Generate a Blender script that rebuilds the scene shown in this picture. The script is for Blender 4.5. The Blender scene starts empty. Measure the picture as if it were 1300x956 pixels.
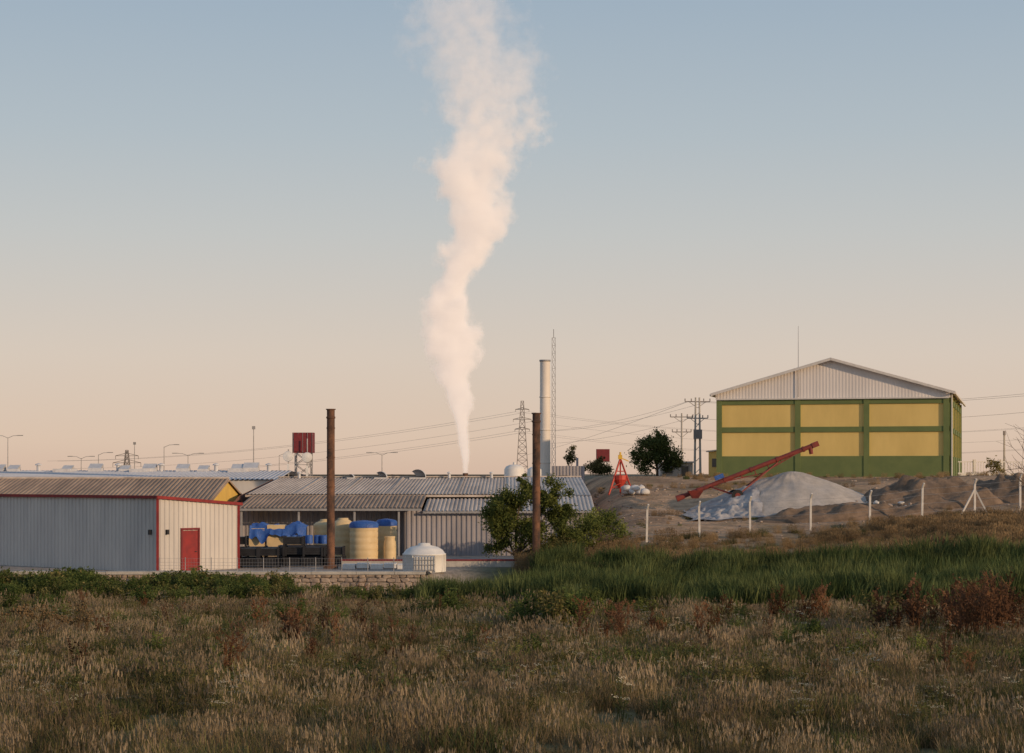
import bpy, math, random
import numpy as np
from mathutils import Vector, Matrix, noise
random.seed(7)
R=random.random
def U(a,b): return a+(b-a)*random.random()
scene=bpy.context.scene
V=Vector

# ------------------------------------------------------------------ materials
def nt(m):
    m.use_nodes=True
    t=m.node_tree
    for n in list(t.nodes): t.nodes.remove(n)
    return t,t.nodes,t.links
def mat(name,c1,c2=None,scale=3.0,rough=0.8,bump=0.0,bscale=None,metal=0.0,stretch=(1,1,1),lo=.35,hi=.65,rand=0.0,detail=6,spec=0.3,c3=None):
    m=bpy.data.materials.new(name); t,N,L=nt(m)
    o=N.new('ShaderNodeOutputMaterial'); b=N.new('ShaderNodeBsdfPrincipled')
    L.new(b.outputs[0],o.inputs[0])
    b.inputs['Roughness'].default_value=rough; b.inputs['Metallic'].default_value=metal
    b.inputs['Specular IOR Level'].default_value=spec
    tc=N.new('ShaderNodeTexCoord'); mp=N.new('ShaderNodeMapping'); mp.inputs['Scale'].default_value=stretch
    L.new(tc.outputs['Object'],mp.inputs['Vector'])
    c2=c2 or tuple(x*0.75 for x in c1)
    n=N.new('ShaderNodeTexNoise'); n.inputs['Scale'].default_value=scale; n.inputs['Detail'].default_value=detail; n.inputs['Roughness'].default_value=.62
    L.new(mp.outputs[0],n.inputs['Vector'])
    r=N.new('ShaderNodeValToRGB'); r.color_ramp.elements[0].position=lo; r.color_ramp.elements[1].position=hi
    r.color_ramp.elements[0].color=(*c2,1); r.color_ramp.elements[1].color=(*c1,1)
    if c3:
        e=r.color_ramp.elements.new((lo+hi)/2); e.color=(*c3,1)
    L.new(n.outputs['Fac'],r.inputs[0])
    col=r.outputs[0]
    if rand>0:
        oi=N.new('ShaderNodeObjectInfo'); mr=N.new('ShaderNodeMapRange'); mr.inputs[3].default_value=1-rand; mr.inputs[4].default_value=1+rand
        L.new(oi.outputs['Random'],mr.inputs[0])
        h=N.new('ShaderNodeHueSaturation'); L.new(mr.outputs[0],h.inputs['Value']); L.new(col,h.inputs['Color']); col=h.outputs[0]
    L.new(col,b.inputs['Base Color'])
    if bump>0:
        n2=N.new('ShaderNodeTexNoise'); n2.inputs['Scale'].default_value=bscale or scale*4; n2.inputs['Detail'].default_value=5
        L.new(mp.outputs[0],n2.inputs['Vector'])
        bp=N.new('ShaderNodeBump'); bp.inputs['Strength'].default_value=bump; bp.inputs['Distance'].default_value=.05
        L.new(n2.outputs['Fac'],bp.inputs['Height']); L.new(bp.outputs[0],b.inputs['Normal'])
    return m
def leafmat(name,c1,c2,scale=1.2,rand=.25,trans=.3):
    m=bpy.data.materials.new(name); t,N,L=nt(m)
    o=N.new('ShaderNodeOutputMaterial'); d=N.new('ShaderNodeBsdfDiffuse'); tr=N.new('ShaderNodeBsdfTranslucent'); mx=N.new('ShaderNodeMixShader')
    mx.inputs[0].default_value=trans
    g=N.new('ShaderNodeNewGeometry'); n=N.new('ShaderNodeTexNoise'); n.inputs['Scale'].default_value=scale; n.inputs['Detail'].default_value=2
    L.new(g.outputs['Position'],n.inputs['Vector'])
    r=N.new('ShaderNodeValToRGB'); r.color_ramp.elements[0].position=.36; r.color_ramp.elements[1].position=.64
    r.color_ramp.elements[0].color=(*c2,1); r.color_ramp.elements[1].color=(*c1,1); L.new(n.outputs['Fac'],r.inputs[0])
    oi=N.new('ShaderNodeObjectInfo'); mr=N.new('ShaderNodeMapRange'); mr.inputs[3].default_value=1-rand; mr.inputs[4].default_value=1+rand
    L.new(oi.outputs['Random'],mr.inputs[0]); h=N.new('ShaderNodeHueSaturation'); L.new(mr.outputs[0],h.inputs['Value']); L.new(r.outputs[0],h.inputs['Color'])
    L.new(h.outputs[0],d.inputs[0]); L.new(h.outputs[0],tr.inputs[0])
    L.new(d.outputs[0],mx.inputs[1]); L.new(tr.outputs[0],mx.inputs[2]); L.new(mx.outputs[0],o.inputs[0])
    return m

M={}
M['metal_grey']=mat('corrugated_grey',(.60,.57,.54),(.46,.44,.43),scale=.7,rough=.6,stretch=(1,1,.25),lo=.3,hi=.7)
M['red']=mat('red_paint',(.28,.03,.03),(.18,.025,.028),scale=2,rough=.6)
M['yellow_wall']=mat('yellow_render',(.70,.47,.11),(.60,.40,.10),scale=.8,rough=.85)
M['roof_brown']=mat('roof_brown',(.42,.31,.23),(.20,.155,.125),scale=.5,rough=.85,stretch=(2.5,.35,1),lo=.3,hi=.7)
M['roof_light']=mat('roof_light',(.60,.52,.455),(.34,.29,.26),scale=.4,rough=.88,stretch=(2.5,.3,1),lo=.3,hi=.7)
M['roof_white']=mat('roof_pale_sheet',(.62,.57,.53),(.46,.42,.39),scale=.6,rough=.8,stretch=(2,.3,1),lo=.3,hi=.7)
M['roof_blue']=mat('roof_pale',(.55,.56,.60),(.43,.44,.48),scale=.3,rough=.7)
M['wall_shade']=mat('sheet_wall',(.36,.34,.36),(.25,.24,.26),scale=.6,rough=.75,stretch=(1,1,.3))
M['dark']=mat('dark_interior',(.04,.04,.045),(.025,.025,.03),scale=2)
M['rust']=mat('rusty_steel',(.20,.10,.06),(.05,.035,.03),scale=2.2,rough=.85,stretch=(1,1,.5),bump=.3,c3=(.12,.065,.045))
M['white']=mat('white_paint',(.74,.73,.71),(.62,.61,.60),scale=1.5,rough=.5)
M['chim_white']=mat('pale_chimney_steel',(.76,.70,.64),(.62,.57,.52),scale=.6,rough=.6,stretch=(1,1,.3))
M['galv']=mat('galvanised_steel',(.38,.37,.37),(.27,.27,.28),scale=2,rough=.5,metal=.2)
M['vent']=mat('vent_steel',(.62,.62,.63),(.48,.48,.50),scale=2,rough=.45)
M['cable']=mat('cable',(.27,.25,.24),(.22,.20,.20))
M['conc']=mat('concrete',(.50,.47,.43),(.36,.34,.31),scale=2.5,rough=.9,bump=.3)
M['post']=mat('concrete_post',(.66,.63,.60),(.50,.48,.45),scale=3,rough=.9)
M['mortar']=mat('mortar',(.27,.24,.21),(.18,.16,.14),scale=4,rough=.95,bump=.5)
M['stone']=mat('stone',(.44,.36,.30),(.22,.18,.16),scale=1.7,rough=.95,bump=.5,c3=(.34,.27,.22))
M['y_panel']=mat('yellow_panel',(.72,.54,.20),(.62,.46,.165),scale=.5,rough=.85,stretch=(1,1,.35))
M['green']=mat('green_paint',(.15,.19,.075),(.12,.16,.065),scale=.8,rough=.8)
M['gable']=mat('gable_sheet',(.74,.70,.68),(.65,.615,.60),scale=.5,rough=.6,stretch=(1,1,.2))
M['roof_edge']=mat('roof_trim',(.66,.63,.60),(.56,.54,.52),rough=.5)
M['tank']=mat('beige_plastic',(.68,.52,.30),(.54,.41,.23),scale=1.2,rough=.55)
M['blue']=mat('blue_tarp',(.04,.12,.40),(.03,.085,.30),scale=3,rough=.5,bump=.6)
M['crate']=mat('black_plastic_crate',(.028,.03,.036),(.018,.018,.022),rough=.5)
M['gravel']=mat('gravel',(.48,.44,.405),(.34,.315,.29),scale=1.2,rough=.95,bump=.6,bscale=9,detail=9)
M['tarp']=mat('grey_tarp',(.46,.45,.45),(.27,.26,.27),scale=1.6,rough=.8,bump=.8,bscale=4)
M['auger']=mat('auger_red',(.24,.045,.035),(.14,.035,.03),scale=2,rough=.6)
M['hopper']=mat('hopper_red',(.52,.06,.04),(.38,.05,.035),scale=2,rough=.5)
M['yel']=mat('machine_yellow',(.72,.45,.06),(.6,.38,.05),rough=.5)
M['rubber']=mat('rubber',(.03,.03,.03),(.02,.02,.02))
M['dirt']=mat('dirt',(.24,.17,.12),(.12,.088,.064),scale=1.1,rough=1,bump=.8,bscale=6,detail=10)
M['bag']=mat('white_sack',(.66,.65,.64),(.5,.49,.48),scale=2,rough=.8,bump=.5)
M['maroon']=mat('maroon_panel',(.20,.03,.035),(.15,.025,.03),rough=.6)
M['brick']=mat('brick_end_wall',(.24,.12,.09),(.16,.08,.06),scale=3,rough=.9)
M['bark']=mat('bark',(.13,.10,.075),(.07,.055,.04),scale=6,rough=.95,bump=.5)
M['glass']=mat('window_glass',(.05,.06,.07),(.04,.05,.06),rough=.15,spec=.6)
M['hazy']=mat('hazed_distant_foliage',(.40,.35,.31),(.36,.315,.28),scale=.05)  # pale tone puts distance haze into the foliage colour
M['leaf_a']=leafmat('leaf_green',(.20,.225,.065),(.085,.11,.035),scale=1.2)
M['leaf_dark']=leafmat('leaf_dark',(.13,.15,.055),(.06,.085,.032),scale=.8)
M['leaf_hedge']=leafmat('leaf_hedge',(.14,.17,.055),(.055,.085,.028),scale=.8)
M['leaf_olive']=leafmat('leaf_olive',(.24,.20,.085),(.11,.11,.045),scale=.9)
M['g_dry']=leafmat('dry_grass',(.33,.245,.14),(.17,.13,.075),scale=.30,rand=.4)
M['g_grey']=leafmat('pale_seed_grass',(.36,.28,.185),(.22,.17,.115),scale=.5,rand=.4)
M['g_green']=leafmat('green_grass',(.175,.16,.065),(.09,.095,.037),scale=.25,rand=.4)
M['g_reed']=leafmat('reed_green',(.145,.17,.068),(.07,.10,.038),scale=.30,rand=.35)
M['g_rust']=leafmat('dock_rust',(.21,.11,.06),(.125,.07,.045),scale=.8,rand=.4)
M['g_gold']=leafmat('golden_grass',(.36,.25,.135),(.23,.165,.095),scale=.3,rand=.35)
M['flower']=leafmat('pale_flower',(.60,.54,.40),(.45,.40,.30))

# ------------------------------------------------------------------ mesh builder
class MB:
    def __init__(s): s.v=[];s.f=[];s.m=[]
    def add(s,vs,fs,mi=0):
        b=len(s.v); s.v+= [tuple(p) for p in vs]
        for f in fs: s.f.append(tuple(b+i for i in f)); s.m.append(mi)
    def box(s,x0,x1,y0,y1,z0,z1,mi=0):
        s.add([(x0,y0,z0),(x1,y0,z0),(x1,y1,z0),(x0,y1,z0),(x0,y0,z1),(x1,y0,z1),(x1,y1,z1),(x0,y1,z1)],
          [(0,3,2,1),(4,5,6,7),(0,1,5,4),(1,2,6,5),(2,3,7,6),(3,0,4,7)],mi)
    def obox(s,c,d,rz=0,mi=0,rx=0,ry=0):
        m=Matrix.Rotation(rz,3,'Z')@Matrix.Rotation(ry,3,'Y')@Matrix.Rotation(rx,3,'X'); c=V(c)
        P=[c+m@V((sx*d[0]/2,sy*d[1]/2,sz*d[2]/2)) for sz in(-1,1) for sx,sy in((-1,-1),(1,-1),(1,1),(-1,1))]
        s.add(P,[(0,3,2,1),(4,5,6,7),(0,1,5,4),(1,2,6,5),(2,3,7,6),(3,0,4,7)],mi)
    def beam(s,p,q,w,mi=0,h=None):
        p=V(p);q=V(q);d=(q-p); 
        if d.length<1e-6: return
        z=d.normalized(); a=V((0,0,1)) if abs(z.z)<.95 else V((0,1,0)); x=z.cross(a).normalized(); y=z.cross(x)
        h=h or w; P=[]
        for c in(p,q):
            for sx,sy in((-1,-1),(1,-1),(1,1),(-1,1)): P.append(c+x*sx*w/2+y*sy*h/2)
        s.add(P,[(0,3,2,1),(4,5,6,7),(0,1,5,4),(1,2,6,5),(2,3,7,6),(3,0,4,7)],mi)
    def cyl(s,p,q,r0,r1=None,n=16,mi=0,caps=True):
        p=V(p);q=V(q);r1=r0 if r1 is None else r1; z=(q-p).normalized(); a=V((0,0,1)) if abs(z.z)<.95 else V((0,1,0)); x=z.cross(a).normalized(); y=z.cross(x)
        P=[]
        for c,r in((p,r0),(q,r1)):
            for i in range(n):
                t=2*math.pi*i/n; P.append(c+x*math.cos(t)*r+y*math.sin(t)*r)
        F=[(i,(i+1)%n,n+(i+1)%n,n+i) for i in range(n)]
        if caps: F+=[tuple(range(n))[::-1],tuple(range(n,2*n))]
        s.add(P,F,mi)
    def tube(s,path,r,n=4,mi=0):
        for a,b in zip(path[:-1],path[1:]): s.cyl(a,b,r,r,n,mi,False)
    def lathe(s,c,prof,n=24,mi=0):
        c=V(c);P=[]
        for r,z in prof:
            for i in range(n):
                t=2*math.pi*i/n; P.append(c+V((r*math.cos(t),r*math.sin(t),z)))
        F=[]
        for k in range(len(prof)-1):
            for i in range(n): F.append((k*n+i,k*n+(i+1)%n,(k+1)*n+(i+1)%n,(k+1)*n+i))
        s.add(P,F,mi)
    def corr(s,A,B,C,D,n,depth=.04,mi=0):
        A,B,C,D=V(A),V(B),V(C),V(D); nm=(B-A).cross(((D-A) if (D-A).length>1e-5 else (C-B))).normalized()
        fr=[]
        for k in range(n):
            for o,h in((0,0),(.4,0),(.52,1),(.88,1)): fr.append(((k+o)/n,h))
        fr.append((1,0)); P=[]
        for t,h in fr:
            P.append(A.lerp(B,t)+nm*h*depth); P.append(D.lerp(C,t)+nm*h*depth)
        s.add(P,[(2*i,2*i+2,2*i+3,2*i+1) for i in range(len(fr)-1)],mi)
    def build(s,name,mats,root=None,smooth=False,coll=None,mw=None):
        me=bpy.data.meshes.new(name); me.from_pydata(s.v,[],s.f); 
        for m in mats: me.materials.append(M[m] if isinstance(m,str) else m)
        me.polygons.foreach_set('material_index',s.m)
        if smooth: me.polygons.foreach_set('use_smooth',[True]*len(s.f))
        me.update(); o=bpy.data.objects.new(name,me); (coll or scene.collection).objects.link(o)
        if root is not None:
            o.parent=root
            if not root.get('local'): o.matrix_parent_inverse=root.matrix_basis.inverted()
        return o
def root(name,loc=(0,0,0),rz=0,local=False):
    e=bpy.data.objects.new(name,None); e.empty_display_size=.5; scene.collection.objects.link(e)
    e.matrix_basis=Matrix.Translation(loc)@Matrix.Rotation(rz,4,'Z')
    if local: e['local']=1
    return e

# ------------------------------------------------------------------ terrain
def ss(a,b,x):
    t=min(1,max(0,(x-a)/(b-a))); return t*t*(3-2*t)
def h0(x,y):
    f=np.interp(y,[0,4,16,30,45,60,80,97],[3.4,3.3,1.1,.75,.2,-.3,-.9,-1.3])
    w=.25 if x<-4.5 else .25+min(1,(x+4.5)/2)*7
    yard=np.interp(y,[150,200,500],[0,3.6,4.3])
    l=f+(yard-f)*ss(97.65,97.65+w,y) if y>97.65 else f
    r=np.interp(y,[97,100,106,118,126,140,155,170],[-1.3,-1.1,.15,1.25,2.15,3.85,4.75,4.85])
    r+=max(-.2,min(.9,.05*(x-16)))*ss(102,112,y)*(1-ss(140,158,y))
    if y<=97: r=f
    s=ss(1.5,8.5,x)
    return l+(r-l)*s
def h(x,y):
    z=h0(x,y)
    flat = 1.0 if (x>3 or y<97) else .15
    return z+flat*(.07*noise.noise(V((x*.35,y*.35,0)))+.05*noise.noise(V((x*1.1,y*1.1,3))))
xs=np.concatenate([[-3000,-1200,-500,-220,-120,-80],np.arange(-60,-46,2.0),np.arange(-45,50,.75),np.arange(50,70,3.0),[80,120,220,500,1200,3000]])
ys=np.concatenate([[-200,-60,-20,-5],np.arange(0,30,1.5),np.arange(30,97.3,.75),[97.62,97.95,98.5],np.arange(99,160,.7),np.arange(160,220,5),[240,300,400,500,800,1500,3000,6000]])
vs=[];cols=[]
for y in ys:
    for x in xs:
        z=h(x,y) if abs(x)<90 and 0<=y<260 else (h0(x,y) if y>=0 else 3.4)
        vs.append((x,y,z))
        n=noise.fractal(V((x*.12,y*.12,1)),1,2,4)
        n2=noise.fractal(V((x*.4,y*.4,5)),1,2,4)
        field=V((.17,.145,.075)).lerp(V((.10,.10,.045)),ss(-.3,.4,n))
        dirt=V((.46,.31,.20)).lerp(V((.27,.185,.125)),ss(-.3,.4,n+n2*.5))
        drygr=V((.27,.205,.12))
        yard=V((.34,.30,.27))
        if y<97.7: c=field
        elif x<4: c=yard.lerp(field,ss(-4.2,0,x)*(1-ss(104,110,y)))
        else:
            c=field.lerp(drygr,ss(99,106,y)).lerp(dirt,ss(112,120,y+n2*5))
            c=c.lerp(drygr,ss(.1,.5,n2)*.6)
        if y>175: c=V((.24,.20,.14))
        cols+= [c[0],c[1],c[2],1]
nx=len(xs); fs=[(j*nx+i,j*nx+i+1,(j+1)*nx+i+1,(j+1)*nx+i) for j in range(len(ys)-1) for i in range(nx-1)]
me=bpy.data.meshes.new('ground'); me.from_pydata(vs,[],fs); me.polygons.foreach_set('use_smooth',[True]*len(fs))
ca=me.color_attributes.new('tint','FLOAT_COLOR','POINT'); ca.data.foreach_set('color',cols)
g=bpy.data.objects.new('ground',me); scene.collection.objects.link(g)
m=bpy.data.materials.new('ground_soil'); t,N,L=nt(m)
o=N.new('ShaderNodeOutputMaterial'); b=N.new('ShaderNodeBsdfPrincipled'); b.inputs['Roughness'].default_value=1; b.inputs['Specular IOR Level'].default_value=.1
at=N.new('ShaderNodeVertexColor'); at.layer_name='tint'; tc=N.new('ShaderNodeTexCoord')
n=N.new('ShaderNodeTexNoise'); n.inputs['Scale'].default_value=1.3; n.inputs['Detail'].default_value=10; n.inputs['Roughness'].default_value=.7
L.new(tc.outputs['Object'],n.inputs['Vector']); mr=N.new('ShaderNodeMapRange'); mr.inputs[1].default_value=.3; mr.inputs[2].default_value=.7; mr.inputs[3].default_value=.6; mr.inputs[4].default_value=1.35
L.new(n.outputs['Fac'],mr.inputs[0]); hs=N.new('ShaderNodeHueSaturation'); L.new(at.outputs[0],hs.inputs['Color']); L.new(mr.outputs[0],hs.inputs['Value'])
L.new(hs.outputs[0],b.inputs['Base Color']); bp=N.new('ShaderNodeBump'); bp.inputs['Strength'].default_value=.7; bp.inputs['Distance'].default_value=.12
n2=N.new('ShaderNodeTexNoise'); n2.inputs['Scale'].default_value=4; n2.inputs['Detail'].default_value=8; L.new(tc.outputs['Object'],n2.inputs['Vector']); L.new(n2.outputs['Fac'],bp.inputs['Height']); L.new(bp.outputs[0],b.inputs['Normal'])
L.new(b.outputs[0],o.inputs[0]); me.materials.append(m)

# ------------------------------------------------------------------ grey metal shed with red trim
def W2(p,z): return (p[0],p[1],z)
P0=V((-18,100)); u=V((.64,.768)); v=V((-.768,.64)); 
P1=P0+u*5.5; P2=P0+v*15; P3=P2+u*5.5
r=root('metal_shed',(-18,100,0))
mb=MB(); mb.corr(W2(P2,0),W2(P0,0),W2(P0,3.8),W2(P2,3.8),50,.045); mb.corr(W2(P0,0),W2(P1,0),W2(P1,3.42),W2(P0,3.8),18,.045)
mb.corr(W2(P1,0),W2(P3,0),W2(P3,3.42),W2(P1,3.42),50,.045); mb.corr(W2(P3,0),W2(P2,0),W2(P2,3.8),W2(P3,3.42),18,.045)
mb.build('walls',['metal_grey'],r)
mb=MB(); e=.15; q0=P0-u*e-v*e; q1=P1+u*e-v*e; q2=P2-u*e+v*e; q3=P3+u*e+v*e
mb.corr(W2(q1,3.43),W2(q3,3.43),W2(q2,3.86),W2(q0,3.86),50,.04); mb.build('roof',['roof_light'],r)
mb=MB()
for a,bq,za,zb in((q0,q1,3.84,3.42),(q0,q2,3.84,3.84),(q2,q3,3.84,3.42),(q1,q3,3.42,3.42)): mb.beam(W2(a,za),W2(bq,zb),.05,0,.15)
for p,zt in((P0,3.75),(P1,3.33)): mb.beam((p[0]+(-u*.03-v*.05)[0]*1.0,p[1]+(-u*.05-v*.05)[1],0),(p[0]+(-u*.03-v*.05)[0],p[1]+(-u*.05-v*.05)[1],zt),.12)
mb.build('red_trim',['red'],r)
ang=math.atan2(u[1],u[0]); wn=-v
mb=MB(); c=P0+u*2.1+wn*.05; mb.obox((c[0],c[1],1.05),(1.0,.08,2.08),ang,0)
for dx in(-.58,.58):
    c=P0+u*(2.1+dx)+wn*.06; mb.obox((c[0],c[1],1.08),(.1,.12,2.16),ang,1)
c=P0+u*2.1+wn*.06; mb.obox((c[0],c[1],2.18),(1.26,.12,.1),ang,1)
c=P0+u*2.45+wn*.12; mb.obox((c[0],c[1],1.0),(.12,.05,.04),ang,2)
c=P0+u*.55+wn*.12; mb.obox((c[0],c[1],2.05),(.14,.14,.25),ang,2)
c=P0+v*.45-u*.12; mb.obox((c[0],c[1],2.05),(.14,.14,.25),ang,2)
mb.build('door_and_lamps',['red','maroon','dark'],r)

# ------------------------------------------------------------------ yellow gabled building
r=root('yellow_gabled_building',(-18.3,118,0))
X=-18.3;X2=-48;ya,yb,ym=118,134.6,126.3;ze,zr=3.2,4.62
mb=MB(); mb.add([(X,ya,0),(X,yb,0),(X,yb,ze),(X,ym,zr),(X,ya,ze),(X2,ya,0),(X2,yb,0),(X2,yb,ze),(X2,ym,zr),(X2,ya,ze)],[(0,1,2,3,4),(9,8,7,6,5),(0,4,9,5),(1,6,7,2)])
mb.build('walls',['yellow_wall'],r)
mb=MB(); sl=(zr-ze)/(ym-ya)
mb.corr((X2,ya-.4,ze-.4*sl+.06),(X+.12,ya-.4,ze-.4*sl+.06),(X+.12,ym,zr+.06),(X2,ym,zr+.06),110,.05)
mb.corr((X+.12,yb+.4,ze-.4*sl+.06),(X2,yb+.4,ze-.4*sl+.06),(X2,ym,zr+.06),(X+.12,ym,zr+.06),110,.05)
mb.build('roof',['roof_brown'],r)
mb=MB(); mb.beam((X+.14,ya-.4,ze-.4*sl),(X+.14,ym,zr),.06,0,.12);mb.beam((X+.14,yb+.4,ze-.4*sl),(X+.14,ym,zr),.06,0,.12)
mb.cyl((X2,ym,zr+.13),(X+.15,ym,zr+.13),.09,n=8,mi=1)
mb.build('fascia',['roof_brown','roof_light'],r)

# ------------------------------------------------------------------ factory hall
r=root('factory_hall',(-6,121,0))
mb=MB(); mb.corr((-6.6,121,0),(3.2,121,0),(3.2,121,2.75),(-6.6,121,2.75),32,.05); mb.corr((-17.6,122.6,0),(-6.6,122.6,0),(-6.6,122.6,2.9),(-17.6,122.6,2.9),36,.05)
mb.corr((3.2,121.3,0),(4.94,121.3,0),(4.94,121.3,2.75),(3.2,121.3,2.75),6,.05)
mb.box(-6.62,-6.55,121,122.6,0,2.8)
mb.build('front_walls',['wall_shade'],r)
mb=MB(); mb.add([(4.94,121,0),(4.94,163,0),(4.94,163,3.6),(4.94,145,4.62),(4.94,127,3.6),(4.94,121,2.8)],[(0,1,2,3,4,5)])
mb.add([(-17.6,121,0),(-17.6,163,0),(-17.6,163,3.6),(-17.6,145,4.62),(-17.6,127,3.6),(-17.6,121,2.8)],[(5,4,3,2,1,0)])
mb.box(-17.6,4.94,162.9,163,0,3.6)
mb.build('end_walls',['brick'],r)
mb=MB(); mb.corr((-17.2,127,3.69),(-.4,127,3.69),(-.4,145,4.71),(-17.2,145,4.71),70,.045,0)
mb.corr((-.4,126.5,3.62),(5.1,126.5,3.62),(5.1,145,4.76),(-.4,145,4.76),22,.055,1)
mb.corr((5.1,163.4,3.62),(-17.2,163.4,3.62),(-17.2,145,4.71),(5.1,145,4.71),80,.06,0)
mb.corr((-16.8,119.9,2.92),(-5.5,119.9,2.92),(-5.5,127,3.62),(-16.8,127,3.62),44,.05,2)
mb.corr((-5.45,120.6,2.72),(-.4,120.6,2.72),(-.4,127,3.4),(-5.45,127,3.4),20,.05,0)
mb.corr((-.38,120.5,2.75),(5.1,120.5,2.75),(5.1,126.5,3.58),(-.38,126.5,3.58),22,.055,1)
mb.build('roofs',['roof_light','roof_white','roof_brown'],r)
mb=MB(); mb.beam((-17.2,145,4.8),(5.1,145,4.84),.3,0,.08); mb.beam((-17.2,126.95,3.6),(-.4,126.95,3.6),.05,0,.14)
mb.beam((-16.8,119.88,2.84),(-5.5,119.88,2.84),.06,1,.14); mb.beam((-5.45,120.55,2.66),(5.1,120.45,2.7),.06,1,.12)
for x in(-16.5,-13,-9.6,-6.9): mb.beam((x,120.1,0),(x,120.1,2.85),.12,1)
for x in(-14,-11,-8,-3.5,1): mb.beam((x,127,3.72),(x,145,4.78),.1,0,.05)
mb.build('trim',['roof_light','galv'],r)
mb=MB()   # hooded roof vents
for x,s in((-9.6,.45),(-6.9,.6),(-11.8,.25)):
    for i in range(8):
        a0=math.pi*.75*i/8;a1=math.pi*.75*(i+1)/8
        P=[(x+s*math.cos(a),yy,4.75+s*1.0*math.sin(a)) for yy in(143.6,144.9) for a in(a0,a1)]
        mb.add(P,[(0,1,3,2)])
    mb.add([(x,144.9,4.75)]+[(x+s*math.cos(math.pi*.75*i/8),144.9,4.75+s*1.0*math.sin(math.pi*.75*i/8)) for i in range(9)],[tuple(range(10))])
    mb.box(x-s,x+s,143.6,144.9,4.55,4.76)
for x in(-15.6,-13.2,-4.6,-1.5): mb.cyl((x,144.4,4.6),(x,144.4,5.05),.10,n=10); mb.lathe((x,144.4,5.05),[(.17,0),(.15,.08),(.01,.14)],10)
mb.build('roof_vents',['vent'],r)
r=root('smoke_stack',(-3.5,148,0)); mb=MB(); mb.cyl((-3.5,148,0),(-3.5,148,5.05),.16,n=14); mb.cyl((-3.5,148,4.9),(-3.5,148,5.08),.2,n=14); mb.cyl((-3.5,148,4.4),(-3.5,148,4.5),.24,n=14); mb.build('pipe',['rust'],r)

# far warehouses on the left
r=root('pale_roof_warehouse',(-45,160,0))
mb=MB(); mb.corr((-90,160,4.55),(-19,160,4.55),(-20.7,185,5.3),(-90,185,5.3),180,.06); mb.corr((-20.7,210,4.55),(-90,210,4.55),(-90,185,5.3),(-20.7,185,5.3),180,.06); mb.build('roof',['roof_blue'],r)
mb=MB(); mb.box(-90,-19.4,160.3,209,0,4.5); mb.build('walls',['metal_grey'],r)
mb=MB()
for k,x in enumerate((-47.6,-46.2,-44,-41.2,-38.6,-36.6,-35.9,-33.6,-32.6,-30.5,-28.6,-27.5,-25.4,-24.2,-22.6)):
    w=U(.45,.75)
    if k%3!=2: mb.box(x-w,x+w,182,183.2,5.1,5.25+w*.5); mb.add([(x-w,182,5.25+w*.5),(x+w,182,5.25+w*.5),(x+w,183.2,5.3+w*1.15),(x-w,183.2,5.3+w*1.15)],[(0,1,2,3)]); mb.box(x-w,x+w,183.1,183.25,5.1,5.3+w*1.13)
    else: mb.cyl((x,183,5.0),(x,183,5.85),.18,n=12); mb.lathe((x,183,5.82),[(.34,0),(.28,.12),(0.01,.22)],12)
for x in(-42,-35,-26): mb.box(x,x+1.6,180,183,5.1,5.5)
mb.build('roof_vents',['vent'],r)
r=root('storage_tank',(.6,165,0)); mb=MB(); mb.lathe((.2,165,2.5),[(.85,0),(.85,2.9),(.7,3.15),(.4,3.28),(.01,3.32)],24); mb.lathe((1.9,167,2.5),[(.6,0),(.6,2.9),(.3,3.1),(.01,3.15)],20); mb.cyl((.2,165,5.8),(.2,165,6.0),.12); mb.build('shell',['white'],r,True)
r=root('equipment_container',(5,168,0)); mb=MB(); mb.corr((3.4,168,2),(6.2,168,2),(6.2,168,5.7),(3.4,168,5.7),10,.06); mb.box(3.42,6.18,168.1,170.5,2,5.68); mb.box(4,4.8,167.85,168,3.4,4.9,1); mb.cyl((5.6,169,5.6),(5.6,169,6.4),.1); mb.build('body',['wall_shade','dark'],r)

# ------------------------------------------------------------------ rusty chimneys
for (x,y,top,base) in((-9.57,104,8.45,0),(1.31,106,8.3,-.3)):
    r=root('rusty_chimney',(x,y,base)); mb=MB(); rr=.21
    mb.cyl((x,y,base),(x,y,top-.5),rr,rr,24,0,False)
    mb.lathe((x,y,0),[(rr,top-.52),(rr+.035,top-.5),(rr+.035,top-.42),(rr,top-.4),(rr,top-.06),(rr+.05,top-.05),(rr+.05,top),(rr-.03,top),(rr-.03,top-.6)],24)
    mb.build('shaft',['rust'],r,False)
    mb=MB()
    z=base+1.2
    while z<top-1: mb.lathe((x,y,z),[(rr,0),(rr+.022,.0),(rr+.022,.07),(rr,.07)],24); z+=1.55
    mb.box(x-.35,x+.35,y-.35,y+.35,base-.1,base+.2)
    for k in range(22): mb.beam((x-.12,y-rr-.1,base+.4+k*.33),(x+.12,y-rr-.1,base+.4+k*.33),.02)
    mb.build('bands_and_base',['rust'],r)
r=root('white_chimney',(3.02,180,3)); mb=MB(); mb.cyl((3.02,180,2),(3.02,180,15.35),.5,.46,28,0,False); mb.lathe((3.02,180,0),[(.46,15.3),(.52,15.3),(.52,15.45),(.42,15.45),(.42,14.6)],28,1)
for z in(6,9,12): mb.lathe((3.02,180,z),[(.49,0),(.52,0),(.52,.1),(.48,.1)],28,0)
mb.build('shaft',['chim_white','galv'],r,True)

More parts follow.
